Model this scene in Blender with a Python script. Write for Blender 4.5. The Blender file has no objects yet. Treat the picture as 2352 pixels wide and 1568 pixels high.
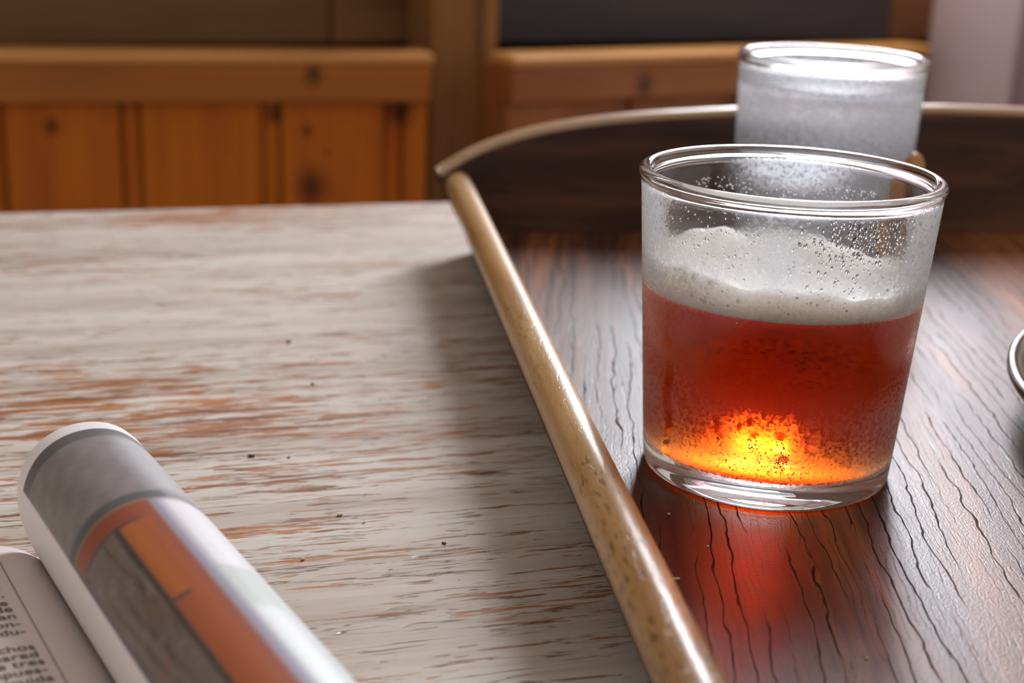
import bpy, bmesh, math, random
import numpy as np
from mathutils import Vector, Matrix
random.seed(7); RNG = np.random.default_rng(11)
S = bpy.context.scene
COL = S.collection

# ------------------------------------------------------------------ camera
PITCH, ROLL, CAMH = 0.30943506, 0.03751878, 0.16712
fw = Vector((0, math.cos(PITCH), -math.sin(PITCH)))
up0 = Vector((0, math.sin(PITCH), math.cos(PITCH)))
rt0 = Vector((1, 0, 0))
rt = rt0*math.cos(ROLL) + up0*math.sin(ROLL)
up = up0*math.cos(ROLL) - rt0*math.sin(ROLL)
cd = bpy.data.cameras.new('camera'); cam = bpy.data.objects.new('camera', cd); COL.objects.link(cam)
cam.matrix_world = Matrix(((rt.x, up.x, -fw.x, 0), (rt.y, up.y, -fw.y, 0), (rt.z, up.z, -fw.z, CAMH), (0, 0, 0, 1)))
cd.sensor_width = 36; cd.lens = 50.0; cd.clip_start = .01; cd.clip_end = 50
cd.dof.use_dof = True; cd.dof.focus_distance = 0.397; cd.dof.aperture_fstop = 11.0
S.camera = cam

# ------------------------------------------------------------------ light and exposure
S.view_settings.view_transform = 'Standard'; S.view_settings.look = 'None'
S.view_settings.gamma = 1; S.view_settings.use_curve_mapping = False
S.view_settings.exposure = 0.45
S.cycles.use_denoising = True
S.cycles.max_bounces = 13; S.cycles.transmission_bounces = 12; S.cycles.glossy_bounces = 5; S.cycles.diffuse_bounces = 3
S.cycles.caustics_refractive = True; S.cycles.caustics_reflective = True
S.cycles.blur_glossy = 0.4; S.cycles.sample_clamp_indirect = 12
WORLD_STRENGTH = 0.43
wd = bpy.data.worlds.new('room_ambience'); S.world = wd; wd.use_nodes = True
wd.node_tree.nodes['Background'].inputs[0].default_value = (1.0, .88, .78, 1)
wd.node_tree.nodes['Background'].inputs[1].default_value = WORLD_STRENGTH
# the window in the back wall (wall line y = WY + WS*x)
WY, WS = 1.62, 0.42
WANG = math.atan(WS)
WIN_X, WIN_W, WIN_Z0, WIN_Z1 = 0.43, 0.50, 0.38, 1.72
WIN_POWER = 70
def wall_pt(x, off=0.0):      # off > 0 is into the room
    return Vector((x + off*math.sin(WANG), WY + WS*x - off*math.cos(WANG), 0))
ld = bpy.data.lights.new('window_daylight', 'AREA'); ld.shape = 'RECTANGLE'
ld.size = WIN_W; ld.size_y = WIN_Z1 - WIN_Z0; ld.energy = WIN_POWER; ld.color = (.90, .94, 1.0)
lo = bpy.data.objects.new('window_daylight', ld); COL.objects.link(lo)
lp = wall_pt(WIN_X, -.03); lo.location = (lp.x, lp.y, (WIN_Z0+WIN_Z1)/2)
lo.rotation_euler = (math.radians(-90), 0, WANG)

# ------------------------------------------------------------------ helpers
def link(name, me, mat=None, parent=None, kind=None, loc=None, rotz=None):
    ob = bpy.data.objects.new(name, me); COL.objects.link(ob)
    if mat is not None:
        for m in (mat if isinstance(mat, (list, tuple)) else [mat]): me.materials.append(m)
    if parent: ob.parent = parent
    if kind: ob['kind'] = kind
    if loc is not None: ob.location = loc
    if rotz is not None: ob.rotation_euler = (0, 0, rotz)
    return ob
def tag(ob, label, cat, group=None):
    ob['label'] = label; ob['category'] = cat
    if group: ob['group'] = group
    return ob
def empty(name, label, cat, loc=(0, 0, 0), rotz=0, group=None):
    ob = bpy.data.objects.new(name, None); COL.objects.link(ob)
    ob.empty_display_size = .02; ob.location = loc; ob.rotation_euler = (0, 0, rotz)
    return tag(ob, label, cat, group)
def mesh_of(bm, smooth=False, name='mesh'):
    me = bpy.data.meshes.new(name); bm.to_mesh(me); bm.free()
    if smooth:
        for p in me.polygons: p.use_smooth = True
    return me
def pydata(verts, faces, smooth=True, name='mesh'):
    me = bpy.data.meshes.new(name); me.from_pydata([tuple(v) for v in verts], [], [tuple(f) for f in faces]); me.update()
    if smooth:
        for p in me.polygons: p.use_smooth = True
    return me
def box(x0, x1, y0, y1, z0, z1, bev=.002, seg=2):
    bm = bmesh.new()
    bmesh.ops.create_cube(bm, size=1)
    for v in bm.verts:
        v.co = Vector(((x0+x1)/2 + v.co.x*(x1-x0), (y0+y1)/2 + v.co.y*(y1-y0), (z0+z1)/2 + v.co.z*(z1-z0)))
    if bev: bmesh.ops.bevel(bm, geom=bm.edges[:], offset=bev, segments=seg, affect='EDGES', profile=.6)
    return mesh_of(bm)
def lathe(profile, n=128, closed=False, attr=None):
    """profile: list of (r, z); r == 0 at an end makes a pole."""
    verts, rings, faces = [], [], []
    for r, z in profile:
        if r < 1e-7: rings.append([len(verts)]); verts.append((0, 0, z))
        else:
            rings.append(list(range(len(verts), len(verts)+n)))
            verts += [(r*math.cos(2*math.pi*k/n), r*math.sin(2*math.pi*k/n), z) for k in range(n)]
    pr = list(zip(rings[:-1], rings[1:])) + ([(rings[-1], rings[0])] if closed else [])
    for a, b in pr:
        for k in range(n):
            k2 = (k+1) % n
            if len(a) == 1 and len(b) == 1: continue
            if len(a) == 1: faces.append((a[0], b[k2], b[k]))
            elif len(b) == 1: faces.append((a[k], a[k2], b[0]))
            else: faces.append((a[k], a[k2], b[k2], b[k]))
    return pydata(verts, faces)
def arc(cx, cz, r, a0, a1, n):
    return [(cx + r*math.cos(math.radians(a0+(a1-a0)*i/n)), cz + r*math.sin(math.radians(a0+(a1-a0)*i/n))) for i in range(n+1)]
def tube(p0, p1, r, n=24, cap=.3, segs=10):
    p0, p1 = Vector(p0), Vector(p1); d = (p1-p0); L = d.length; d.normalize()
    a = d.orthogonal().normalized(); b = d.cross(a)
    stations = [(0, r*.82), (r*cap, r)] + [(L*i/segs, r) for i in range(1, segs)] + [(L-r*cap, r), (L, r*.82)]
    verts, faces = [], []
    for t, rr in stations:
        for k in range(n):
            an = 2*math.pi*k/n; verts.append(p0 + d*t + (a*math.cos(an) + b*math.sin(an))*rr)
    m = len(stations)
    for i in range(m-1):
        for k in range(n): k2 = (k+1) % n; faces.append((i*n+k, i*n+k2, (i+1)*n+k2, (i+1)*n+k))
    faces.append(tuple(reversed(range(n)))); faces.append(tuple(range((m-1)*n, m*n)))
    return pydata(verts, faces)

# ------------------------------------------------------------------ materials
class NT:
    def __init__(self, name):
        self.m = bpy.data.materials.new(name); self.m.use_nodes = True
        self.t = self.m.node_tree; self.t.nodes.clear()
        self.out = self.t.nodes.new('ShaderNodeOutputMaterial')
    def n(self, typ, **kw):
        nd = self.t.nodes.new(typ)
        for k, v in kw.items():
            if k in nd.inputs: self.s(nd.inputs[k], v)
            else: setattr(nd, k, v)
        return nd
    def s(self, inp, v):
        if isinstance(v, bpy.types.NodeSocket): self.t.links.new(v, inp)
        elif isinstance(v, bpy.types.Node): self.t.links.new(v.outputs[0], inp)
        else: inp.default_value = v
    def coords(self, scale=(1, 1, 1), rot=(0, 0, 0), loc=(0, 0, 0), kind='Object'):
        tc = self.n('ShaderNodeTexCoord'); mp = self.n('ShaderNodeMapping')
        self.s(mp.inputs['Vector'], tc.outputs[kind]); mp.inputs['Scale'].default_value = scale
        mp.inputs['Rotation'].default_value = rot; mp.inputs['Location'].default_value = loc
        return mp.outputs[0]
    def noise(self, vec, scale=1.0, detail=4, rough=.55, dist=0.0):
        nd = self.n('ShaderNodeTexNoise'); self.s(nd.inputs['Vector'], vec)
        nd.inputs['Scale'].default_value = scale; nd.inputs['Detail'].default_value = detail
        nd.inputs['Roughness'].default_value = rough; nd.inputs['Distortion'].default_value = dist
        return nd.outputs[0]
    def ramp(self, fac, stops, interp='LINEAR'):
        nd = self.n('ShaderNodeValToRGB'); self.s(nd.inputs[0], fac); cr = nd.color_ramp; cr.interpolation = interp
        while len(cr.elements) < len(stops): cr.elements.new(.5)
        for e, (p, c) in zip(cr.elements, stops):
            e.position = p; e.color = (c, c, c, 1) if isinstance(c, (int, float)) else (*c, 1)
        return nd.outputs[0]
    def math(self, op, a, b=0.0, c=None, clamp=False):
        nd = self.n('ShaderNodeMath', operation=op); nd.use_clamp = clamp
        self.s(nd.inputs[0], a); self.s(nd.inputs[1], b)
        if c is not None: self.s(nd.inputs[2], c)
        return nd.outputs[0]
    def mix(self, fac, a, b, blend='MIX'):
        nd = self.n('ShaderNodeMix', data_type='RGBA', blend_type=blend)
        self.s(nd.inputs[0], fac)
        for i, v in ((6, a), (7, b)):
            if isinstance(v, tuple) and len(v) == 3: v = (*v, 1)
            self.s(nd.inputs[i], v)
        return nd.outputs[2]
    def bump(self, h, strength=.3, dist=.001, normal=None):
        nd = self.n('ShaderNodeBump'); self.s(nd.inputs['Height'], h)
        nd.inputs['Strength'].default_value = strength; nd.inputs['Distance'].default_value = dist
        if normal is not None: self.s(nd.inputs['Normal'], normal)
        return nd.outputs[0]
    def principled(self, color, rough=.5, normal=None, **kw):
        b = self.n('ShaderNodeBsdfPrincipled')
        if isinstance(color, tuple) and len(color) == 3: color = (*color, 1)
        self.s(b.inputs['Base Color'], color); self.s(b.inputs['Roughness'], rough)
        if normal is not None: self.s(b.inputs['Normal'], normal)
        for k, v in kw.items(): self.s(b.inputs[k.replace('_', ' ')], v)
        self.t.links.new(b.outputs[0], self.out.inputs['Surface'])
        return b
    def surface(self, sh): self.t.links.new(sh, self.out.inputs['Surface'])

def wood_mat(name, dark, mid, light, along='X', fine=260., coarse=26., run=5., rough=.35, pores=.5, bump=.25, knots=0., rvar=.1, seed=0., spec=.5, hue=.5, knot_pts=()):
    """grain runs along local axis `along`."""
    N = NT(name)
    ax = 'XYZ'.index(along)
    def sc(across, run_):
        v = [across]*3; v[ax] = run_; return tuple(v)
    lo_ = (seed*1.7, seed*.9, seed*.4)
    c1 = N.coords(sc(coarse, run), loc=lo_); c2 = N.coords(sc(fine, run*2.2), loc=lo_)
    g1 = N.noise(c1, 1, 4, .55, .6); g2 = N.noise(c2, 1, 3, .5, .3)
    patch = N.noise(N.coords(sc(8, 3), loc=lo_), 1, 2)
    f = N.math('ADD', N.math('MULTIPLY', g1, .75), N.math('MULTIPLY', patch, hue))
    f = N.math('ADD', f, N.math('MULTIPLY', g2, .25)); f = N.math('SUBTRACT', f, .24)
    colr = N.ramp(f, [(.25, dark), (.48, mid), (.72, light)])
    ln = N.math('ABSOLUTE', N.math('SUBTRACT', N.noise(N.coords(sc(fine*.8, run*1.5), loc=lo_), 1, 2, .5, .4), .5))
    pore = N.ramp(ln, [(0.0, 1.0), (.012, 1.0), (.03, 0.0)])
    brk = N.ramp(N.noise(N.coords(sc(fine*.5, run*5), loc=lo_), 1, 2), [(.45, 0.), (.56, 1.)])
    pore = N.math('MULTIPLY', pore, brk)
    colr = N.mix(N.math('MULTIPLY', pore, pores), colr, tuple(c*.22 for c in dark))
    if knots:
        vo = N.n('ShaderNodeTexVoronoi', Scale=1.0); v = [9.]*3; v[ax] = 5.
        N.s(vo.inputs['Vector'], N.coords(tuple(v), loc=lo_))
        kn = N.ramp(vo.outputs['Distance'], [(.05, 1.), (.16, .55), (.24, 0.)])
        colr = N.mix(N.math('MULTIPLY', kn, knots), colr, tuple(c*.35 for c in dark))
    for kx, kz, kr in knot_pts:                      # knots that show in the boards
        sepd = N.n('ShaderNodeVectorMath', operation='DISTANCE'); N.s(sepd.inputs[0], N.coords((1, 0, .8)))
        sepd.inputs[1].default_value = (kx, 0, kz*.8)
        dd = N.math('ADD', sepd.outputs['Value'], N.math('MULTIPLY', N.math('SUBTRACT', g1, .5), kr*.8))
        kn = N.ramp(N.math('DIVIDE', dd, kr*2.2), [(.2, .9), (.45, .55), (.75, .15), (1., 0.)])
        colr = N.mix(kn, colr, tuple(c*.25 for c in dark))
    h = N.math('SUBTRACT', N.math('MULTIPLY', g2, .3), pore)
    nm = N.bump(h, bump, .0012)
    r = N.math('ADD', rough - rvar/2, N.math('MULTIPLY', g2, rvar))
    N.principled(colr, r, nm, Specular_IOR_Level=spec)
    return N.m

# whitewashed table: worn paint over orange wood, grain along X
N = NT('whitewashed_wood')
st = N.noise(N.coords((62, 560, 1)), 1, 4, .6, .35)
st2 = N.noise(N.coords((16, 190, 1), loc=(3, 1, 0)), 1, 3, .55, .5)
pt = N.noise(N.coords((5, 11, 1), loc=(1, 5, 0)), 1, 3, .5)
wear = N.math('ADD', N.math('MULTIPLY', st, .55), N.math('ADD', N.math('MULTIPLY', st2, .40), N.math('MULTIPLY', pt, .34)))
mask = N.ramp(wear, [(.690, 0.), (.712, .8), (.78, 1.)])
crk = N.math('ABSOLUTE', N.math('SUBTRACT', N.noise(N.coords((18, 330, 1), loc=(6, 3, 0)), 1, 3, .55, .3), .5))
crk = N.math('MULTIPLY', N.ramp(crk, [(0., 1.), (.006, 1.), (.018, 0.)]), N.ramp(N.noise(N.coords((40, 120, 1), loc=(1, 8, 0)), 1, 2), [(.47, 0.), (.55, 1.)]))
tint = N.noise(N.coords((3, 60, 1), loc=(8, 2, 0)), 1, 4, .6)
paint = N.ramp(tint, [(.3, (.46, .38, .32)), (.5, (.60, .54, .48)), (.7, (.70, .66, .61))])
woodc = N.ramp(N.noise(N.coords((14, 300, 1), loc=(4, 4, 0)), 1, 3), [(.3, (.10, .030, .010)), (.5, (.33, .112, .022)), (.7, (.50, .20, .05))])
smear = N.ramp(N.noise(N.coords((6, 40, 1), loc=(2, 9, 0)), 1, 4, .6), [(.56, 0.), (.76, .38)])
paint = N.mix(smear, paint, (.30, .17, .10))
colr = N.mix(mask, paint, woodc); colr = N.mix(N.math('MULTIPLY', crk, .75), colr, (.09, .045, .025))
knot = N.n('ShaderNodeTexVoronoi'); N.s(knot.inputs['Vector'], N.coords((55, 55, 1))); knot.inputs['Scale'].default_value = 1
sp = N.ramp(knot.outputs['Distance'], [(.018, 1.), (.035, 0.)])
colr = N.mix(N.math('MULTIPLY', sp, .7), colr, (.10, .06, .045))
hh = N.math('SUBTRACT', N.math('ADD', N.math('MULTIPLY', mask, -1.), N.math('MULTIPLY', st, .25)), crk)
N.principled(colr, N.math('ADD', .33, N.math('MULTIPLY', mask, .2)), N.bump(hh, .35, .0008), Specular_IOR_Level=.55)
M_TABLE = N.m

# dark tray floor, grain along Y of the tray
N = NT('dark_tray_wood')
TROT = N.n('ShaderNodeMapping'); N.s(TROT.inputs['Vector'], N.n('ShaderNodeTexCoord').outputs['Object']); TROT.inputs['Rotation'].default_value = (0, 0, math.radians(10))
def tco(scale, loc=(0, 0, 0)):
    mp = N.n('ShaderNodeMapping'); N.s(mp.inputs['Vector'], TROT.outputs[0]); mp.inputs['Scale'].default_value = scale; mp.inputs['Location'].default_value = loc
    return mp.outputs[0]
bands = N.noise(tco((30, 3.2, 1)), 1, 4, .55, .7)
fineg = N.noise(tco((300, 12, 1)), 1, 3, .55, .4)
base = N.ramp(N.math('ADD', N.math('MULTIPLY', bands, .8), N.math('MULTIPLY', fineg, .25)), [(.38, (.026, .010, .008)), (.52, (.095, .032, .014)), (.66, (.27, .095, .030))])
sx_ = N.n('ShaderNodeSeparateXYZ'); N.s(sx_.inputs[0], TROT.outputs[0])
def pores(freq, amp, across, along, width, loc, lo_, hi_):
    v_ = N.math('ADD', N.math('MULTIPLY', sx_.outputs[0], freq), N.math('MULTIPLY', N.noise(tco((across, along, 1), loc=loc), 1, 5, .66), amp))
    pp = N.math('PINGPONG', v_, .5)
    wd_ = N.noise(tco((across*3, along*2, 1), loc=(loc[1], loc[0], 0)), 1, 2)
    ln_ = N.ramp(N.math('SUBTRACT', pp, N.math('MULTIPLY', N.math('SUBTRACT', wd_, .5), width*1.5)), [(0., 1.), (width, 1.), (width*2.2, 0.)])
    return N.math('MULTIPLY', ln_, N.ramp(N.noise(tco((freq*.45, along*1.6, 1), loc=(loc[0]+7, loc[1], 0)), 1, 2), [(lo_, 0.), (hi_, 1.)]))
line = pores(200, 4.2, 18, 6, .026, (.3, .7, 0), .44, .51)
line2 = N.math('MULTIPLY', pores(520, 6., 34, 11, .045, (5.3, 2.7, 0), .46, .54), .65)
colr = N.mix(N.math('MAXIMUM', N.math('MULTIPLY', line, .9), line2), base, (.012, .006, .005))
grit = N.noise(tco((1500, 900, 1)), 1, 2, .6)
hgt = N.math('ADD', N.math('MULTIPLY', grit, 1.1), N.math('MULTIPLY', fineg, .25))
hgt = N.math('SUBTRACT', hgt, N.math('ADD', line, line2))
rg = N.math('ADD', N.math('ADD', .33, N.math('MULTIPLY', fineg, .16)), N.math('MULTIPLY', line, .3))
N.principled(colr, rg, N.bump(hgt, .25, .0004), Specular_IOR_Level=N.math('MULTIPLY', .34, N.math('SUBTRACT', 1., N.math('MULTIPLY', line, .8))))
M_TRAY = N.m

M_BOARD = wood_mat('dark_board_wood', (.010, .007, .011), (.060, .022, .013), (.16, .060, .026), 'X', 120, 60, 6, .45, .3, .12, rvar=.06, seed=2)
M_EDGE = wood_mat('pale_edge_wood', (.28, .16, .09), (.42, .27, .16), (.52, .36, .24), 'X', 400, 40, 6, .34, .2, .1, seed=4)
N = NT('honey_rail_wood')
rb = N.noise(N.coords((60, 7, 60)), 1, 4, .55, .4); rf = N.noise(N.coords((700, 20, 700)), 1, 3)
rc = N.ramp(N.math('ADD', N.math('MULTIPLY', rb, .8), N.math('MULTIPLY', rf, .2)), [(.35, (.27, .13, .045)), (.5, (.40, .225, .085)), (.66, (.50, .32, .15))])
rp = N.ramp(N.noise(N.coords((1100, 210, 1100)), 1, 2, .5), [(.575, 0.), (.62, 1.)])
rz = N.ramp(N.noise(N.coords((14, 9, 14), loc=(3, 2, 1)), 1, 2), [(.42, .12), (.6, 1.)])
rp = N.math('MULTIPLY', rp, N.math('MULTIPLY', rz, 1.2, clamp=True))
N.principled(N.mix(N.math('MULTIPLY', rp, .8), rc, (.05, .028, .015)), .35, N.bump(N.math('SUBTRACT', N.math('MULTIPLY', rf, .25), rp), .35, .0005), Specular_IOR_Level=.55)
M_RAIL = N.m
M_PINE = wood_mat('amber_pine_upright', (.26, .056, .002), (.40, .105, .003), (.50, .15, .008), 'Z', 200, 22, 2, .38, .15, .05, seed=1, spec=.25,
                  knot_pts=[(.2795, .6539, .011), (.3675, .7282, .009), (.2445, .7246, .006), (.2757, .7097, .0035), (.2946, .6882, .002), (.0406, .7156, .005), (-.10, .69, .008), (-.24, .65, .007)])
M_PINEX = wood_mat('amber_pine_lengthwise', (.27, .078, .010), (.38, .125, .018), (.48, .18, .035), 'X', 200, 22, 2, .34, .15, .05, seed=6, spec=.35, knot_pts=[(.2813, .7651, .006), (-.12, .76, .005)])
M_CAP = wood_mat('highlit_pine_cap', (.42, .17, .035), (.55, .25, .065), (.64, .33, .11), 'X', 200, 22, 2, .28, .1, .05, seed=7)  # bench caps lighter than the rails: window highlight put into the colour
M_PINEX2 = wood_mat('red_pine_lengthwise', (.22, .068, .020), (.31, .11, .035), (.38, .15, .055), 'X', 200, 22, 2, .34, .15, .05, seed=16, spec=.35, knot_pts=[(.1582, .7511, .008), (.36, .75, .006)])
M_PINE2 = wood_mat('red_pine_upright', (.20, .062, .018), (.28, .098, .033), (.34, .13, .048), 'Z', 200, 22, 2, .36, .15, .05, seed=9, spec=.3)
M_WALLW = wood_mat('olive_panel_wood', (.12, .056, .019), (.175, .084, .029), (.22, .11, .038), 'X', 120, 14, 2, .5, .15, .05, seed=8, spec=.25)
M_WALLB = wood_mat('brown_panel_wood', (.15, .063, .022), (.22, .095, .033), (.28, .13, .05), 'X', 120, 14, 2, .5, .15, .05, seed=12, spec=.25)
M_SLATE = wood_mat('slate_panel_wood', (.040, .034, .038), (.058, .048, .055), (.085, .066, .066), 'X', 120, 14, 2, .45, .15, .05, seed=14, spec=.3)
M_SHADEGAP = wood_mat('shadow_gap_black', (.006, .005, .005), (.010, .008, .008), (.014, .011, .010), 'X', 120, 14, 2, .7, .1, .05, seed=15, spec=.1)  # near-black colour stands in for the shadow gap above and between the benches
M_POST = wood_mat('brown_post_wood', (.17, .072, .024), (.25, .115, .038), (.32, .16, .058), 'Z', 150, 30, 2, .5, .3, .06, seed=3, spec=.25)
M_LEG = wood_mat('table_leg_wood', (.20, .09, .03), (.33, .17, .07), (.42, .25, .12), 'Z', 200, 22, 3, .5, .3, .1, seed=13)

def plain(name, color, rough=.6, nscale=40., amt=.12, bump=0., **kw):
    N = NT(name); n_ = N.noise(N.coords(), nscale, 3)
    c = N.mix(N.math('MULTIPLY', n_, amt*2), color, tuple(x*.7 for x in color))
    N.principled(c, rough, N.bump(n_, bump, .001) if bump else None, **kw)
    return N.m
M_WALL = plain('brown_plaster', (.16, .11, .085), .9, 12, .08, .1)
M_FLOOR = plain('brown_floor_tile', (.16, .09, .06), .5, 8, .2)
M_FRAME = plain('white_window_paint', (.75, .75, .76), .4, 30, .04)
M_METAL = plain('brushed_steel', (.50, .47, .43), .22, 300, .05, .03, Metallic=1.0)
M_PAPER_EDGE = plain('page_stack_paper', (.78, .75, .74), .7, 200, .05)
M_INK = plain('grey_ink', (.10, .085, .085), .8, 200, .02)
M_CRUMB_D = plain('dark_crumb', (.06, .035, .025), .8, 900, .3)
M_CRUMB_L = plain('pale_crumb', (.62, .52, .36), .8, 900, .3)
N = NT('lilac_curtain'); wv = N.noise(N.coords((900, 900, 900)), 1, 2)
d1 = N.n('ShaderNodeBsdfDiffuse'); d1.inputs[0].default_value = (.80, .70, .72, 1)
d2 = N.n('ShaderNodeBsdfTranslucent'); d2.inputs[0].default_value = (.80, .70, .72, 1)
N.s(d1.inputs['Normal'], N.bump(wv, .2, .001))
ms = N.n('ShaderNodeMixShader'); ms.inputs[0].default_value = .55
N.t.links.new(d1.outputs[0], ms.inputs[1]); N.t.links.new(d2.outputs[0], ms.inputs[2]); N.surface(ms.outputs[0]); M_CURT = N.m
N = NT('printed_page'); at = N.n('ShaderNodeVertexColor'); at.layer_name = 'print'
pn = N.noise(N.coords((2200, 2200, 2200)), 1, 2)
N.principled(N.mix(.06, at.outputs[0], (.5, .5, .5)), .45, N.bump(pn, .12, .0003), Specular_IOR_Level=.35); M_PAGE = N.m
N = NT('window_pane_glass'); g = N.n('ShaderNodeBsdfGlass', Roughness=.0, IOR=1.45); N.surface(g.outputs[0]); M_PANE = N.m

def frosted(name, milk=.22, fmin=.01, fmax=.34, nscale=900.):
    """clear glass with a film of condensation whose density and painted glow are stored on the surface"""
    N = NT(name); fr = N.n('ShaderNodeAttribute', attribute_name='frost_glow')
    co = N.coords()
    sp = N.noise(co, nscale, 3, .6); big = N.noise(co, 90, 4, .6)
    f = N.math('MULTIPLY', fr.outputs['Fac'], N.math('ADD', .45, N.math('MULTIPLY', big, 1.1)), clamp=True)
    spk = N.ramp(sp, [(.38, .35), (.62, 1.)])
    ff = N.math('MULTIPLY', f, spk, clamp=True)
    rough = N.math('ADD', fmin, N.math('MULTIPLY', ff, fmax - fmin))
    nb = N.bump(N.math('MULTIPLY', sp, f), .35, .0004)
    g = N.n('ShaderNodeBsdfGlass', IOR=1.5); N.s(g.inputs['Roughness'], rough); N.s(g.inputs['Normal'], nb)
    g.inputs['Color'].default_value = (.985, .99, .99, 1)
    t = N.n('ShaderNodeBsdfTranslucent'); t.inputs[0].default_value = (.84, .87, .94, 1)
    d = N.n('ShaderNodeBsdfDiffuse'); d.inputs[0].default_value = (.84, .87, .94, 1)
    m1 = N.n('ShaderNodeMixShader'); m1.inputs[0].default_value = .35
    N.t.links.new(t.outputs[0], m1.inputs[1]); N.t.links.new(d.outputs[0], m1.inputs[2])
    m2 = N.n('ShaderNodeMixShader'); N.s(m2.inputs[0], N.math('ADD', N.math('MULTIPLY', ff, milk), N.math('MULTIPLY', N.math('MAXIMUM', N.math('SUBTRACT', fr.outputs['Fac'], 1.0), 0.), N.math('MULTIPLY', spk, .75)), clamp=True))  # values above one add milky white that paints a backlit glow
    N.t.links.new(g.outputs[0], m2.inputs[1]); N.t.links.new(m1.outputs[0], m2.inputs[2])
    N.surface(m2.outputs[0]); return N.m
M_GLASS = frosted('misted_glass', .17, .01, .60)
M_GLASS2 = frosted('heavily_misted_glass', .62, .05, .42)
def liquid(name, ior, absorb, density):
    N = NT(name); g = N.n('ShaderNodeBsdfGlass', IOR=ior, Roughness=0.0); g.inputs['Color'].default_value = (1, 1, 1, 1); N.surface(g.outputs[0])
    if absorb:
        v = N.n('ShaderNodeVolumeAbsorption', Density=density); v.inputs['Color'].default_value = (*absorb, 1)
        N.t.links.new(v.outputs[0], N.out.inputs['Volume'])
    return N.m
BEER_ABS, BEER_D = (.966, .60, .03), 120.0
M_BEER_SIDE = liquid('amber_beer', 1.34/1.5, BEER_ABS, BEER_D)
M_WATER_SIDE = liquid('water_in_glass', 1.333/1.5, None, 0)
M_WATER_TOP = liquid('water', 1.333, None, 0)
N = NT('beer_foam'); fo2 = N.noise(N.coords(), 350, 3, .6)
fv = N.n('ShaderNodeTexVoronoi'); fv.inputs['Scale'].default_value = 900; N.s(fv.inputs['Vector'], N.coords())
fo = N.math('MULTIPLY', fv.outputs['Distance'], -1.6)
N.principled(N.mix(fo2, (.84, .76, .69), (.97, .91, .86)), .4, N.bump(N.math('ADD', fo, fo2), .5, .0008),
             Subsurface_Weight=1.0, Subsurface_Radius=(1., .9, .8), Subsurface_Scale=.010); M_FOAM = N.m
N = NT('foam_bubble'); g = N.n('ShaderNodeBsdfGlass', IOR=1.25, Roughness=.05)
d_ = N.n('ShaderNodeBsdfTranslucent'); d_.inputs[0].default_value = (.95, .92, .88, 1); mb = N.n('ShaderNodeMixShader'); mb.inputs[0].default_value = .35
N.t.links.new(g.outputs[0], mb.inputs[1]); N.t.links.new(d_.outputs[0], mb.inputs[2]); N.surface(mb.outputs[0]); M_BUB = N.m

# ------------------------------------------------------------------ the room
def struct(name, me, mat, loc=None, rotz=None):
    return link(name, me, mat, kind='structure', loc=loc, rotz=rotz)
ZF = -.775
struct('floor', box(-2.2, 2.4, -1.2, 3.2, ZF-.02, ZF, 0), M_FLOOR)
# wall built around the window opening; local x runs along the wall
wo = wall_pt(0)
wl = WIN_X/math.cos(WANG)
def wall_bm():
    bm = bmesh.new()
    for (x0, x1, z0, z1) in [(-2.0, wl-WIN_W/2, ZF, 2.2), (wl+WIN_W/2, 2.0, ZF, 2.2), (wl-WIN_W/2, wl+WIN_W/2, ZF, WIN_Z0), (wl-WIN_W/2, wl+WIN_W/2, WIN_Z1, 2.2)]:
        r = bmesh.ops.create_cube(bm, size=1)
        for v in r['verts']: v.co = Vector(((x0+x1)/2+v.co.x*(x1-x0), .06+v.co.y*.12, (z0+z1)/2+v.co.z*(z1-z0)))
    return mesh_of(bm)
wall = struct('wall_back', wall_bm(), M_WALL, (wo.x, wo.y, 0), WANG)
# horizontal wainscot boards; lower rows coloured near-black as the shade behind the benches
zz = ZF
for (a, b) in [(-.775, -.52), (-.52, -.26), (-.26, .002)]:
    link('wainscot_board', box(-1.9, .62, -.010, -.0005, a+.002, b-.002, .002), M_SHADEGAP, wall)
for x0, x1, mt in [(-1.9, -.2275, M_WALLW), (-.2255, -.0465, M_WALLB), (-.0445, .476, M_SLATE), (.478, .62, M_WALLB)]:
    link('wainscot_board', box(x0, x1, -.020, -.0005, .004, .235, .002), mt, wall)
link('sill_board', box(-1.9, .75, -.05, -.0005, .237, .262, .004), M_WALLB, wall)
# window
win = bpy.data.objects.new('window_1', None); COL.objects.link(win); win['kind'] = 'structure'
win.location = (wo.x, wo.y, 0); win.rotation_euler = (0, 0, WANG)
for (x0, x1, z0, z1) in [(wl-WIN_W/2, wl-WIN_W/2+.03, WIN_Z0, WIN_Z1), (wl+WIN_W/2-.03, wl+WIN_W/2, WIN_Z0, WIN_Z1),
                         (wl-WIN_W/2, wl+WIN_W/2, WIN_Z0, WIN_Z0+.03), (wl-WIN_W/2, wl+WIN_W/2, WIN_Z1-.03, WIN_Z1)]:
    link('window_frame', box(x0, x1, .0, .05, z0, z1, .003), M_FRAME, win)
link('glazing_bar', box(wl-.125, wl-.107, .0, .022, WIN_Z0+.03, WIN_Z1-.03, .003), M_FRAME, win)
link('window_pane', box(wl-WIN_W/2+.02, wl+WIN_W/2-.02, .055, .059, WIN_Z0+.02, WIN_Z1-.02, 0), M_PANE, win)
# wooden post between the benches
p = Vector((-.075, 1.50, 0))
post = struct('trim_1', box(-.032, .032, -.03, .05, ZF, .40, .004), M_POST, (p.x, p.y, 0), WANG)
link('post_strip', box(.020, .036, -.042, -.0302, ZF, .398, .003), M_POST, post)

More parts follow.
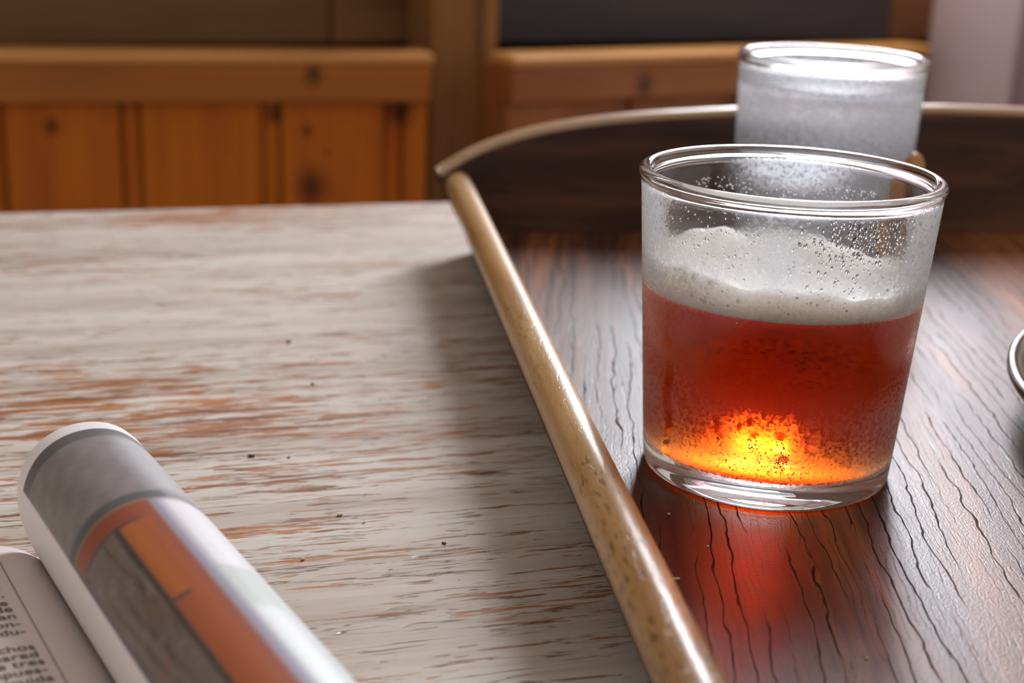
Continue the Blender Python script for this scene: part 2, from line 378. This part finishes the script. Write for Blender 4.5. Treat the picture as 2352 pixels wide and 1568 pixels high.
# curtain
def curtain():
    nx, nz = 160, 12; v, f = [], []
    for j in range(nz+1):
        z = -.70 + 2.62*j/nz
        for i in range(nx+1):
            t = i/nx; x = t*.50
            dep = .060*math.sin(t*2*math.pi*4.3+2.4) + .011*math.sin(t*2*math.pi*9.1+1.0) + .004*math.sin(z*2+t*30)
            lean = .035*(z+.2)*(.2+t)
            v.append((x+lean+.010*math.sin(t*40+.4), dep, z))
    for j in range(nz):
        for i in range(nx): a = j*(nx+1)+i; f.append((a, a+1, a+nx+2, a+nx+1))
    me = pydata(v, f); return me
cu = wall_pt(.437, .15)
curt = link('curtain', curtain(), M_CURT, loc=(cu.x-.002, cu.y, 0), rotz=WANG)
tag(curt, 'pale lilac curtain hanging in soft folds beside the bench', 'curtain')
sm = curt.modifiers.new('thickness', 'SOLIDIFY'); sm.thickness = .0015

# benches
def bench(name, label, a, b, ztop, boards, matv, mlong, ext0=0., seat=True):
    a, b = Vector(a), Vector(b); d = b-a; ang = math.atan2(d.y, d.x); L = d.length
    root = empty(name, label, 'bench', (a.x, a.y, ZF), ang, None)
    z = ztop - ZF
    link('top_cap', box(-ext0, L, -.010, .040, z-.011, z, .004, 3), M_CAP, root)
    link('top_rail', box(-ext0+.002, L-.002, -.006, .026, z-.047, z-.0112, .002), mlong, root)
    for i, (x0, x1) in enumerate(boards):
        link('back_board', box(x0+(.0095 if i else .001), x1-(.0095 if i < len(boards)-1 else .001), .002, .018, z-.36, z-.0475, .003), matv, root)
        if i: link('bead_strip', box(x0-.0085, x0+.0085, .0065, .018, z-.36, z-.0475, .0045, 3), matv, root)
    link('bottom_rail', box(-ext0+.002, L-.002, -.004, .026, z-.42, z-.3605, .003), mlong, root)
    link('seat', box(-ext0, L, -.36, .0, .40, .43, .006), mlong, root)
    for x in (-ext0+.03, L-.03):
        link('rear_post', box(x-.025, x+.025, .0265, .075, 0, z-.0115, .003), matv, root)
        link('leg', box(x-.025, x+.025, -.34, -.29, 0, .3995, .003), matv, root)
    return root
def at_x(px0, px1, n): return [(px0+(px1-px0)*i/n, px0+(px1-px0)*(i+1)/n) for i in range(n)]
bl_a, bl_b = (-.471, 1.296), (-.0885, 1.404)
LB = (Vector(bl_b)-Vector(bl_a)).length
fr = [-.42, -.27, -.135, -.012, .1105, .2422, .3612, LB-.002]
bench('wooden_bench', 'long amber pine bench back with knotty upright boards behind the whitewashed table', bl_a, bl_b, .010,
      [(fr[i], fr[i+1]) for i in range(len(fr)-1)], M_PINE, M_PINEX, ext0=.42)
br_a, br_b = (-.0135, 1.414), (.47, 1.688)
LR = (Vector(br_b)-Vector(br_a)).length
bench('wooden_bench', 'shorter reddish pine bench back beside the lilac curtain', br_a, br_b, .009, at_x(.002, LR-.002, 4), M_PINE2, M_PINEX2)

# ------------------------------------------------------------------ table
ZT = -.014
TA = math.atan2(.0725, .2462)
table = empty('table', 'whitewashed wooden table with worn paint and orange grain showing through', 'table', (-.0387, .8383, ZF), TA)
tz = ZT - ZF
link('tabletop', box(-.95, .80, -.92, 0, tz-.030, tz, .004, 3), M_TABLE, table)
for x0, x1, y0, y1 in [(-.88, .73, -.10, -.08), (-.88, .73, -.86, -.84), (-.90, -.88, -.86, -.08), (.73, .75, -.86, -.08)]:
    link('apron', box(x0, x1, y0, y1, tz-.12, tz-.0305, .003), M_LEG, table)
for x in (-.91, .70):
    for y in (-.89, -.11):
        link('leg', box(x, x+.06, y, y+.06, 0, tz-.0305, .004), M_LEG, table)

# ------------------------------------------------------------------ tray
AL = math.atan(.1417)
tray = empty('serving_tray', 'dark wooden serving tray with arched end boards and honey coloured side rails', 'tray', (0, 0, ZT), AL)
W0, W1 = .12, .7014
UC, UB = .320, .0800
link('base', box(UB+.0015, 2*UC-UB-.0015, W0+.0005, W1-.0005, -.007-ZT, 0-ZT, .0006, 1), M_TRAY, tray)
half = [(.0588, .0300), (.0665, .0360), (.0796, .0430), (.1014, .0505), (.1189, .0545), (.1455, .0584), (.1678, .0606), (.2108, .0634), (.2650, .0654), (.320, .0662)]
def arch_pts(n=60):
    us = [p[0] for p in half]; zs = [p[1] for p in half]
    # smooth the measured arch
    uu = np.linspace(us[0], us[-1], n); z = np.interp(uu, us, zs)
    k = np.ones(5)/5
    zsm = z.copy(); zsm[2:-2] = np.convolve(z, k, 'valid')
    left = list(zip(uu, zsm)); right = [(2*UC-u, z_) for u, z_ in reversed(left[:-1])]
    return left + right
def end_board(w0, w1):
    top = [(u, z-.0032) for u, z in arch_pts()]
    poly = [(.0796, ZT)] + top + [(2*UC-.0796, ZT)]
    n = len(poly); v = [(u, w0, z-ZT) for u, z in poly] + [(u, w1, z-ZT) for u, z in poly]
    f = [tuple(range(n)), tuple(reversed(range(n, 2*n)))] + [(i, n+i, n+(i+1) % n, (i+1) % n) for i in range(n)]
    return pydata(v, f, smooth=False)
def edge_band(w0, w1):
    pts = arch_pts(); v, f = [], []; wc, hw = (w0+w1)/2, (w1-w0)/2; m = 11
    for i, (u, z) in enumerate(pts):
        a = pts[max(0, i-1)]; b = pts[min(len(pts)-1, i+1)]; t = Vector((b[0]-a[0], b[1]-a[1])).normalized(); nn = Vector((-t.y, t.x))
        for k in range(m):
            an = math.pi*k/(m-1)
            off = -.0032 + .0042*math.sin(an)
            v.append((u+nn.x*off, wc-hw*math.cos(an)*1.0, z+nn.y*off-ZT))
    for i in range(len(pts)-1):
        for k in range(m): k2 = (k+1) % m; f.append((i*m+k, i*m+k2, (i+1)*m+k2, (i+1)*m+k))
    f.append(tuple(range(m))); f.append(tuple(reversed(range((len(pts)-1)*m, len(pts)*m))))
    return pydata(v, f)
for (a, b) in ((W1, W1+.010), (W0-.010, W0)):
    eb = link('end_board', end_board(a, b), M_BOARD, tray)
    link('edge_band', edge_band(a-.0004, b+.0004), M_EDGE, eb)['label'] = 'pale rounded top edge'
def side_panel(s):
    q = [(.0800, -.008), (.0685, .0215), (.0640, .0215), (.0755, -.008)]
    v = []
    for w in (W0+.0003, W1-.0003):
        for u, z in q: v.append((u if s < 0 else 2*UC-u, w, z-ZT))
    return pydata(v, [(0, 1, 2, 3), (7, 6, 5, 4), (0, 4, 5, 1), (1, 5, 6, 2), (2, 6, 7, 3), (3, 7, 4, 0)], smooth=False)
for s in (-1, 1):
    u = .0690 if s < 0 else 2*UC-.0690
    link('side_panel', side_panel(s), M_BOARD, tray)
    link('side_rail', tube((u, W0+.0002, .0243-ZT), (u, W1-.0002, .0243-ZT), .0064, 32), M_RAIL, tray)['label'] = 'rounded honey coloured wooden rail with dark pores'

# ------------------------------------------------------------------ beer glass
GX, GY = .0793, .4089
GH, GR, GB = .09165, .0440, .03728
TH = .0022
TH0 = math.atan2(-GY, -GX)                 # side of the glass that faces the window's opposite
Z_BOT, Z_BEER = .0078, .0567
def r_out(z): return GB + (GR-GB-.0004)*z/GH
def r_in(z): return r_out(z) - TH
def glass_profile(z_in):
    pr = [(0, .0005), (GB*.88, .0004), (GB*.905, .0001), (GB*.935, 0.0), (GB*.965, .0001), (GB*.985, .0005), (GB*.997, .0013), (r_out(.0025), .0025)]
    zs = np.linspace(.004, GH-.0052, 90); pr += [(r_out(z), z) for z in zs]
    cz = GH-.0019; cr_ = r_out(cz)-.0012
    pr += arc(cr_, cz, .0019, -50, 215, 18)
    zs = np.linspace(GH-.0056, z_in, 40); pr += [(r_in(z), z) for z in zs]
    return pr
def smooth01(a, b, x):
    t = min(1, max(0, (x-a)/(b-a))); return t*t*(3-2*t)
def bump2(x, y, cx_, cy_, rx, ry): return math.exp(-(((x-cx_)/rx)**2+((y-cy_)/ry)**2)**2)
def paint_frost(me, fn):
    at_ = me.attributes.new('frost_glow', 'FLOAT', 'POINT')
    at_.data.foreach_set('value', [fn(v.co) for v in me.vertices])
def frost_glow_beer(co):
    r = math.hypot(co.x, co.y); z = co.z
    if r < r_out(max(z, 0))-.0012 or z > GH-.0048: return 0.0          # inner wall, rim
    if z < .0086: return .04
    ph = (math.atan2(co.y, co.x)-TH0+math.pi) % (2*math.pi)-math.pi
    sx = math.sin(ph)
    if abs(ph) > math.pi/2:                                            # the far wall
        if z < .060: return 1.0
        return .10 + 2.1*bump2(sx, z, .02, .0855, .42, .0085)  # extra milk painted where window light glows through the far wall
    f = .85 + .50*smooth01(.036, .026, z) + .12*smooth01(.058, .064, z)
    f *= 1-.98*bump2(sx+.12*(.088-z)/.014, z, -.44, .0820, .27, .0098)   # wiped clear patch below the rim
    f *= 1-.92*bump2(sx, z, .45, .0800, .33, .0110)                    # large droplets on clear glass
    f *= 1-.55*bump2(sx, z, -.05, .066, .55, .006)
    f *= 1-.96*bump2(sx, z, .12, .044, .82, .0125)                      # clearer middle of the beer
    f *= 1-.95*bump2(sx, 0, -.74+.012*math.sin(z*400), 0, .030, 1)*smooth01(.055, .045, z)   # drip track
    for cx_, cz_, rx, rz in [(-.36, .0235, .02, .0035), (-.33, .0205, .025, .002), (-.09, .0215, .045, .003), (.10, .0215, .05, .004), (.14, .017, .04, .003), (-.20, .025, .015, .0015), (-.13, .027, .02, .0015)]:
        f *= 1-.95*bump2(sx, z, cx_, cz_, rx, rz)
    f *= .7+.4*smooth01(.45, .9, abs(sx))
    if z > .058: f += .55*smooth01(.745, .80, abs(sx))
    f += .9*bump2(sx, z, -.02, .0745, .13, .007) + .8*bump2(sx, z, -.50, .0685, .22, .004) + .8*bump2(sx, z, .60, .0690, .09, .004) + .5*bump2(sx, z, .05, .0685, .30, .004)  # frosted column, plus milky patches painted as bright backlit glow
    return max(0., f)
beer_glass = empty('beer_glass', 'misted straight glass tumbler of amber beer with foam standing on the dark tray', 'glass', (GX, GY, 0))
me = lathe(glass_profile(Z_BEER), 256); paint_frost(me, frost_glow_beer)
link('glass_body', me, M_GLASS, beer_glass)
zs = np.linspace(Z_BOT+.0012, Z_BEER, 24)
bp_ = [(0, Z_BOT)] + [(r_in(Z_BOT)*.6, Z_BOT), (r_in(Z_BOT)-.0022, Z_BOT+.0001), (r_in(Z_BOT)-.0009, Z_BOT+.0004), (r_in(Z_BOT)-.0002, Z_BOT+.0010)] + [(r_in(z), z) for z in zs] + [(0, Z_BEER+.0001)]
ob = link('beer', lathe(bp_, 256), M_BEER_SIDE, beer_glass); ob['label'] = 'clear amber red beer'
# foam: thick at the wall, thinner in the middle, uneven on top
def foam_mesh():
    n, m = 144, 30; v, f = [], []
    def hz(x, y):
        return (.5*math.sin(x*260+1.3)*math.cos(y*310+.4)+.3*math.sin(x*610+y*420)+.25*math.cos(y*770-x*530+2))
    zb = Z_BEER+.0002
    for j in range(m+1):
        t = j/m
        for k in range(n):
            th = 2*math.pi*k/n; ph = th-TH0
            wall_h = .0080 + .0026*math.cos(ph+1.1) + .0008*math.sin(7*th) + .0005*math.sin(17*th+1)
            rr = t
            h = .0030 + (wall_h-.0030)*max(0., (rr-.35)/.65)**2.2
            R_ = (r_in(zb+h)-.00012)*t
            x, y = R_*math.cos(th), R_*math.sin(th)
            v.append((x, y, zb+h+.0007*hz(x, y)*(1-t**6*.7)))
    top = len(v)
    for k in range(n):
        th = 2*math.pi*k/n; R_ = r_in(zb)-.00012
        v.append((R_*math.cos(th), R_*math.sin(th), zb+.0004*math.sin(23*th)*0))
    for j in range(m):
        for k in range(n): k2 = (k+1) % n; f.append((j*n+k, (j+1)*n+k, (j+1)*n+k2, j*n+k2))
    for k in range(n): k2 = (k+1) % n; f.append((m*n+k, top+k, top+k2, m*n+k2))
    f.append(tuple(reversed(range(top, top+n))))
    return pydata(v, f)
ob = link('foam', foam_mesh(), M_FOAM, beer_glass); ob['label'] = 'off-white beer foam'
def blob(bm_v, bm_f, c, ax_u, ax_v, ax_w, nu=8, nv=4, half_=True):
    """a half ellipsoid with axes u, v in the surface and w outward"""
    b0 = len(bm_v)
    for j in range(nv+1):
        la = (math.pi/2)*j/nv if half_ else -math.pi/2+math.pi*j/nv
        cr_, sr = math.cos(la), math.sin(la)
        for k in range(nu):
            a = 2*math.pi*k/nu
            bm_v.append(c + ax_u*(cr_*math.cos(a)) + ax_v*(cr_*math.sin(a)) + ax_w*sr)
    for j in range(nv):
        for k in range(nu): k2 = (k+1) % nu; bm_f.append((b0+j*nu+k, b0+j*nu+k2, b0+(j+1)*nu+k2, b0+(j+1)*nu+k))
    bm_f.append(tuple(b0+k for k in reversed(range(nu))))
    bm_f.append(tuple(b0+nv*nu+k for k in range(nu)))
def droplets():
    V, F = [], []
    def add(ph, z, r, stretch=1.0):
        th = TH0+ph; R_ = r_out(z)
        w = Vector((math.cos(th), math.sin(th), -.07)).normalized(); u = Vector((-math.sin(th), math.cos(th), 0)); vv = w.cross(u)
        blob(V, F, Vector((R_*math.cos(th), R_*math.sin(th), z)) - w*.00002, u*r, vv*r*stretch, w*r*.55)
    R = random
    for _ in range(650):   # upper right field of large droplets
        sx = R.gauss(.46, .20); z = R.gauss(.0815, .0065)
        if not (-.2 < sx < .86 and .066 < z < .0865): continue
        add(math.asin(sx), z, R.choice([.00018, .00022, .0003, .0004]), R.uniform(1, 1.8))
    for _ in range(260):   # around the wiped patch and under the rim
        sx = R.uniform(-.8, .1); z = R.uniform(.070, .0865)
        add(math.asin(sx), z, R.choice([.00010, .00014, .0002, .0003]), R.uniform(1, 1.7))
    for _ in range(160):   # along the foam line
        sx = R.uniform(-.75, .75); z = R.gauss(.066, .004)
        add(math.asin(sx), z, R.choice([.00012, .00016, .00022, .0003]), R.uniform(1, 1.5))
    for cx_, cz_, rx, rz, n in [(.12, .0165, .06, .004, 120), (-.09, .020, .045, .002, 50), (-.33, .020, .03, .002, 35), (.0, .013, .5, .004, 160)]:
        for _ in range(n):
            add(math.asin(max(-.9, min(.9, R.gauss(cx_, rx*.6)))), R.gauss(cz_, rz*.6), R.choice([.0001, .00016, .00022, .0003]), R.uniform(1, 1.4))
    for _ in range(420):   # far wall
        ph = math.pi+R.uniform(-.7, .8); add(ph, R.uniform(.072, .0815), R.choice([.00018, .00025, .0003]), 1.0)
    return pydata(V, F)
ob = link('condensation', droplets(), M_WATER_TOP, beer_glass, kind='stuff'); ob['label'] = 'beads of water on the glass'
def bubbles():
    V, F = [], []
    for _ in range(60):
        ph = math.asin(max(-.93, min(.9, random.gauss(-.62, .15)))); r = random.choice([.0004, .0005, .0006, .0008, .0008, .0011, .0014, .0017])
        z = Z_BEER + random.uniform(.0025, .0105); th = TH0+ph
        R_ = r_in(z)-r*.95
        blob(V, F, Vector((R_*math.cos(th), R_*math.sin(th), z)), Vector((r, 0, 0)), Vector((0, r, 0)), Vector((0, 0, r)), 12, 8, False)
    return pydata(V, F)
ob = link('foam_bubbles', bubbles(), M_BUB, beer_glass, kind='stuff'); ob['label'] = 'cluster of round bubbles at the foam edge'

# ------------------------------------------------------------------ second glass, misted, with water
HX, HY = .1459, .680
HH, HR, HB = .0975, .0440, .0402
g2 = empty('water_glass', 'heavily misted clear water glass with thick rim near the far end board of the tray', 'glass', (HX, HY, 0))
def r2(z): return HB + (HR-HB-.0004)*z/HH
ZW = .083
pr = [(0, .002), (HB*.82, .0014), (HB*.90, .0002), (HB*.94, 0), (HB*.98, .0005), (HB*.997, .002)] + [(r2(z), z) for z in np.linspace(.005, HH-.006, 40)]
pr += arc(r2(HH-.0022)-.0013, HH-.0022, .0022, -50, 215, 16) + [(r2(z)-.0024, z) for z in np.linspace(HH-.0062, ZW, 12)]
me = lathe(pr, 128)
paint_frost(me, lambda c: 0. if (c.z > HH-.005 or math.hypot(c.x, c.y) < r2(c.z)-.0012) else .95)
link('glass_body', me, M_GLASS2, g2)
pw = [(0, .008), (r2(.008)-.004, .008), (r2(.008)-.0027, .0088)] + [(r2(z)-.0024, z) for z in np.linspace(.0095, ZW, 14)]
wt = lathe(pw + [(r2(ZW)*.5, ZW), (0, ZW)], 128); wt.materials.append(M_WATER_SIDE); wt.materials.append(M_WATER_TOP)
for p_ in wt.polygons:
    if p_.center.z > ZW-.0001: p_.material_index = 1
link('water', wt, None, g2)

# ------------------------------------------------------------------ round-topped wooden piece between the glasses
PX, PY, PZ = .1678, .600, .0660
pr = [(0, 0), (.0085, 0), (.0092, .0008), (.0092, .003), (.0070, .006), (.0050, .010), (.0044, .030), (.0046, .050)] + [(.0046*math.cos(math.radians(a)), PZ-.0075+.0075*math.sin(math.radians(a))) for a in range(0, 91, 9)]
pr[-1] = (0, PZ)
peg = link('wooden_peg', lathe(pr, 48), wood_mat('orange_turned_wood', (.26, .10, .03), (.42, .18, .06), (.52, .26, .10), 'Z', 300, 40, 8, .4, .3, .1, seed=21), loc=(PX, PY, 0))
tag(peg, 'small orange-brown round-topped wooden piece between the two glasses', 'wooden piece')

# ------------------------------------------------------------------ metal plate at the right
DX, DY, DR, DZ = .3021, .4227, .139, .020
pr = [(0, .0012), (.085, .0010), (.095, .0014), (.112, .0075), (.126, .0135), (.1335, .0172)] + arc(DR-.0022, DZ-.0022, .0022, 150, -150, 14) + [(.1325, .0155), (.125, .0118), (.111, .0058), (.0955, .0002), (.085, 0.0), (0, .0002)]
pl = link('metal_plate', lathe(pr, 160), M_METAL, loc=(DX, DY, .0001))
tag(pl, 'shallow brushed steel plate with a rolled rim on the tray', 'plate')

# ------------------------------------------------------------------ magazine
g0 = Vector((-.1251, .3471, 0)); md = Vector((.5267, -.8501, 0)).normalized(); mn = Vector((.8501, .5267, 0)).normalized()
mang = math.atan2(mn.y, mn.x)
mag = empty('magazine', 'open magazine with a page curled over, lying on the whitewashed table', 'magazine', (g0.x, g0.y, ZT), mang)
# local x = across the page (mn), local y = -down the page (-md)
SLEN = .27
loopc = [(0, .003), (-.0016, .006), (-.0042, .0142), (-.0052, .0209), (-.0050, .0251), (-.0036, .0301), (-.0009, .035), (.0031, .0385), (.0081, .0405), (.0135, .041), (.0189, .0401), (.0229, .0382), (.0262, .035), (.0287, .0321), (.031, .028), (.0325, .023), (.0328, .018), (.032, .013), (.0295, .008), (.025, .004), (.018, .0022), (.010, .0018), (.003, .0016)]
def resample(c, m, smooth=3):
    c = np.array(c); t = np.r_[0, np.cumsum(np.hypot(*np.diff(c, axis=0).T))]; tt = np.linspace(0, t[-1], m)
    q = np.stack([np.interp(tt, t, c[:, 0]), np.interp(tt, t, c[:, 1])], -1)
    for _ in range(smooth*(m//12)): q[1:-1] = .25*q[:-2]+.5*q[1:-1]+.25*q[2:]
    return q, tt
def page_mesh(curve, m, ns, paint, s_len=SLEN, smooth=3):
    q, tt = resample(curve, m, smooth); v, f = [], []; ss = np.linspace(0, s_len, ns)
    for s in ss:
        for x, z in q: v.append((x, -s, z))
    for i in range(ns-1):
        for k in range(m-1): a = i*m+k; f.append((a, a+1, a+m+1, a+m))
    me = pydata(v, f); ca_ = me.color_attributes.new('print', 'FLOAT_COLOR', 'POINT')
    S_, T_ = np.meshgrid(ss, tt, indexing='ij'); colr = paint(S_, T_).reshape(-1, 3)
    ca_.data.foreach_set('color', np.c_[colr, np.ones(len(colr))].ravel()); return me
def fbm(a, b, sa, sb, seed):
    r = np.random.default_rng(seed); o_ = np.zeros_like(a); amp = 1.
    for k in range(5):
        ph = r.uniform(0, 6.28, 4); an = r.uniform(-1, 1, 2)
        o_ += amp*np.sin(a*sa*2**k+an[0]*b*sb*2**k+ph[0])*np.sin(b*sb*2**k+an[1]*a*sa*2**k+ph[1]); amp *= .6
    return o_
def paint_photo(s, t):
    W_ = np.array([.80, .76, .78]); c = np.ones(s.shape+(3,))*W_
    def put(mask, colr):
        m = np.clip(mask, 0, 1)[..., None]; c[:] = c*(1-m)+np.array(colr)*m
    def st(x, a, w=.0005): return np.clip((x-a)/w+.5, 0, 1)
    def rect(s0, s1, t0, t1, w=.0006): return st(s, s0, w)*(1-st(s, s1, w))*st(t, t0, w)*(1-st(t, t1, w))
    n1 = fbm(s, t, 160, 190, 1); n2 = fbm(s, t, 420, 600, 2); n3 = fbm(s, t, 90, 900, 3)
    put(rect(.0055, .30, .0246, .125), (.21, .185, .185))
    c += (n2*.02)[..., None]*rect(.0055, .3, .0246, .125)[..., None]
    put(rect(.0055, .0112, .0246, .125)*.8, (.085, .08, .08))
    put(rect(.0112, .050, .053, .125, .006)*.55, (.50, .50, .54))
    put(rect(.0505, .0552, .0246, .0548, .0012), (.085, .09, .095))          # grey lintel
    put(rect(.0547, .30, .0246, .0505, .0008), (.25, .15, .08))
    put(rect(.0558, .30, .0262, .0498, .0012), (.27, .055, .018))           # brick frame
    put(rect(.064, .30, .0395, .0475, .0015)*.75, (.36, .085, .010))
    put(rect(.0645, .1025, .040, .044, .002)*.6, (.46, .13, .012))
    put(rect(.0630, .30, .0246, .0397, .0008), (.16, .125, .105))           # weathered boards inside
    inside = rect(.0634, .30, .0250, .0394, .0008)
    put(inside*np.clip(n3*.8, 0, .8)*.8, (.05, .03, .018)); put(inside*np.clip(n1*1.2-.5, 0, .8)*.7, (.22, .10, .05))
    put(inside*np.clip(-n2-.4, 0, .7)*.5, (.26, .23, .215))
    put(rect(.0630, .30, .0384, .0398, .0006)*.85, (.03, .02, .015))
    put(rect(.0632, .0645, .0275, .0455, .0007)*.9, (.07, .05, .045)); put(rect(.1018, .1034, .0395, .0442, .0006)*.9, (.07, .05, .045))
    put(rect(.0550, .30, .0246, .0258, .0006)*.8, (.11, .09, .15))
    put(rect(.056, .30, .0498, .0525, .0012), (.27, .25, .33))              # pale wall beside the frame
    put(rect(.056, .0955, .0525, .125, .003)*.9, (.74, .73, .77))
    put(rect(.0955, .30, .0525, .125, .002), (.62, .66, .66)); put(rect(.0955, .115, .0525, .061, .004)*.6, (.36, .40, .36))
    return np.clip(c, 0, 1)
link('curled_page', page_mesh(loopc, 300, 420, paint_photo), M_PAGE, mag)['label'] = 'curled page printed with a picture of a brick framed opening'
leftc = [(.0006, .0024), (-.0001, .0040), (-.0015, .0054), (-.0037, .0070), (-.0070, .0089), (-.0102, .0100), (-.016, .0110), (-.026, .0118), (-.045, .0112), (-.075, .0095), (-.11, .0070), (-.15, .0052), (-.195, .0040)]
def paint_left(s, t):
    c = np.ones(s.shape+(3,))*np.array([.66, .57, .56]); return c
link('text_page', page_mesh(leftc, 160, 40, paint_left, smooth=2), M_PAGE, mag)['label'] = 'pale printed page with a text column'
lq, _ = resample(leftc, 400, 2)
def left_z(x): o_ = np.argsort(lq[:, 0]); return float(np.interp(x, lq[o_, 0], lq[o_, 1]))
# block of pages beneath, following the left page
q, _ = resample(leftc, 60, 2); v, f = [], []
for s in (.0006, SLEN-.0006):
    for x, z in q: v.append((x-.0005, -s, max(z-.0006, .0008)))
    for x, z in q: v.append((x-.0005, -s, .0002))
m = len(q)
for k in range(m-1): f += [(k, k+1, 2*m+k+1, 2*m+k), (m+k, 3*m+k, 3*m+k+1, m+k+1), (k, m+k, m+k+1, k+1), (2*m+k, 2*m+k+1, 3*m+k+1, 3*m+k)]
f += [(0, 2*m, 3*m, m), (m-1, 2*m-1, 4*m-1, 3*m-1)]
link('page_block', pydata(v, f, smooth=False), M_PAPER_EDGE, mag)
# print on the left page: words and the column rule
def ink_mesh(me, x0, s0, sx=1.0):
    for vv in me.vertices:
        x = x0+vv.co.x*sx; y = -s0+vv.co.y; vv.co = (x, y, left_z(x)+.00012)
    return me
def word(txt, size):
    cu_ = bpy.data.curves.new('word', 'FONT'); cu_.body = txt; cu_.size = size; cu_.align_x = 'RIGHT'
    cu_.offset = size*.006
    o_ = bpy.data.objects.new('word', cu_); COL.objects.link(o_)
    dg = bpy.context.evaluated_depsgraph_get(); me_ = bpy.data.meshes.new_from_object(o_.evaluated_get(dg))
    bpy.data.objects.remove(o_); return me_
def page_hit(px, py):
    d = fw + rt*((px-1176)/3266.7) - up*((py-784)/3266.7); x = -.015
    for _ in range(6):
        p_ = Vector((0, 0, CAMH)) + d*((ZT+left_z(x)-CAMH)/d.z); x = (p_-g0).dot(mn)
    return x, (p_-g0).dot(md)
LINES = [(10, 690, 'e'), (50, 760, 's.'), (85, 835, 'de'), (130, 890, 'de'), (165, 955, 'ran'), (205, 1025, 'on-'), (250, 1095, 'du-'),
         (340, 1240, 'echos'), (375, 1310, 'pared'), (430, 1375, 'de tres'), (460, 1450, 'mpues-'), (515, 1530, 'truida')]
for qx, qy, txt in LINES:
    xx, s_ = page_hit(qx/4.042, 1180+(qy+14)/4.042)
    me = ink_mesh(word(txt, .0043), xx, s_, 1.05)
    link('printed_word', me, M_INK, mag)
RX = .5*(page_hit(2, 1307)[0]+page_hit(157, 1566)[0])
bm = bmesh.new()
rows_ = [[bm.verts.new((RX+dx, -s_, left_z(RX+dx)+.00012)) for dx in (0, .00022)] for s_ in np.linspace(.008, SLEN-.02, 30)]
for a, b in zip(rows_[:-1], rows_[1:]): bm.faces.new((a[0], a[1], b[1], b[0]))
link('column_rule', mesh_of(bm), M_INK, mag)

# ------------------------------------------------------------------ crumbs
def ray_to_z(px, py, z):
    d = fw + rt*((px-1176)/3266.7) - up*((py-784)/3266.7); k = (z-CAMH)/d.z
    return Vector((0, 0, CAMH)) + d*k
def crumb(r, seed):
    bm = bmesh.new(); bmesh.ops.create_icosphere(bm, subdivisions=2, radius=1)
    rr = random.Random(seed); k = [rr.uniform(2, 5) for _ in range(6)]
    for v_ in bm.verts:
        c = v_.co; s_ = 1+.25*math.sin(c.x*k[0]+k[1])+.2*math.sin(c.y*k[2]+c.z*k[3]); v_.co = Vector((c.x*r*1.3*s_, c.y*r*s_, c.z*r*.6*s_))
    zmin = min(v_.co.z for v_ in bm.verts)
    for v_ in bm.verts: v_.co.z -= zmin
    return mesh_of(bm, True)
for i, (px, py, r) in enumerate([(577, 1049, .0008), (663, 1051, .0005), (1020, 1249, .0005), (662, 787, .0008), (718, 884, .0006)]):
    p_ = ray_to_z(px, py, ZT)
    tag(link('crumb', crumb(r, i), M_CRUMB_D, loc=p_, rotz=i*1.3), 'tiny dark crumb on the whitewashed table', 'crumb', 'dark crumbs on the table')
for i, (px, py, r) in enumerate([(780, 1184, .0006), (837, 1200, .0005), (696, 1286, .0005)]):
    p_ = ray_to_z(px, py, ZT)
    tag(link('crumb', crumb(r, 20+i), M_CRUMB_L, loc=p_, rotz=i*1.1), 'tiny pale crumb on the whitewashed table', 'crumb', 'pale crumbs on the table')
for i, (px, py, r) in enumerate([(1553, 1331, .0006), (1536, 1182, .0005), (1626, 1256, .00035), (1990, 1512, .0004)]):
    p_ = ray_to_z(px, py, 0)
    tag(link('crumb', crumb(r, 40+i), M_CRUMB_L, loc=p_, rotz=i), 'tiny pale crumb on the dark tray by the beer glass', 'crumb', 'pale crumbs on the tray')
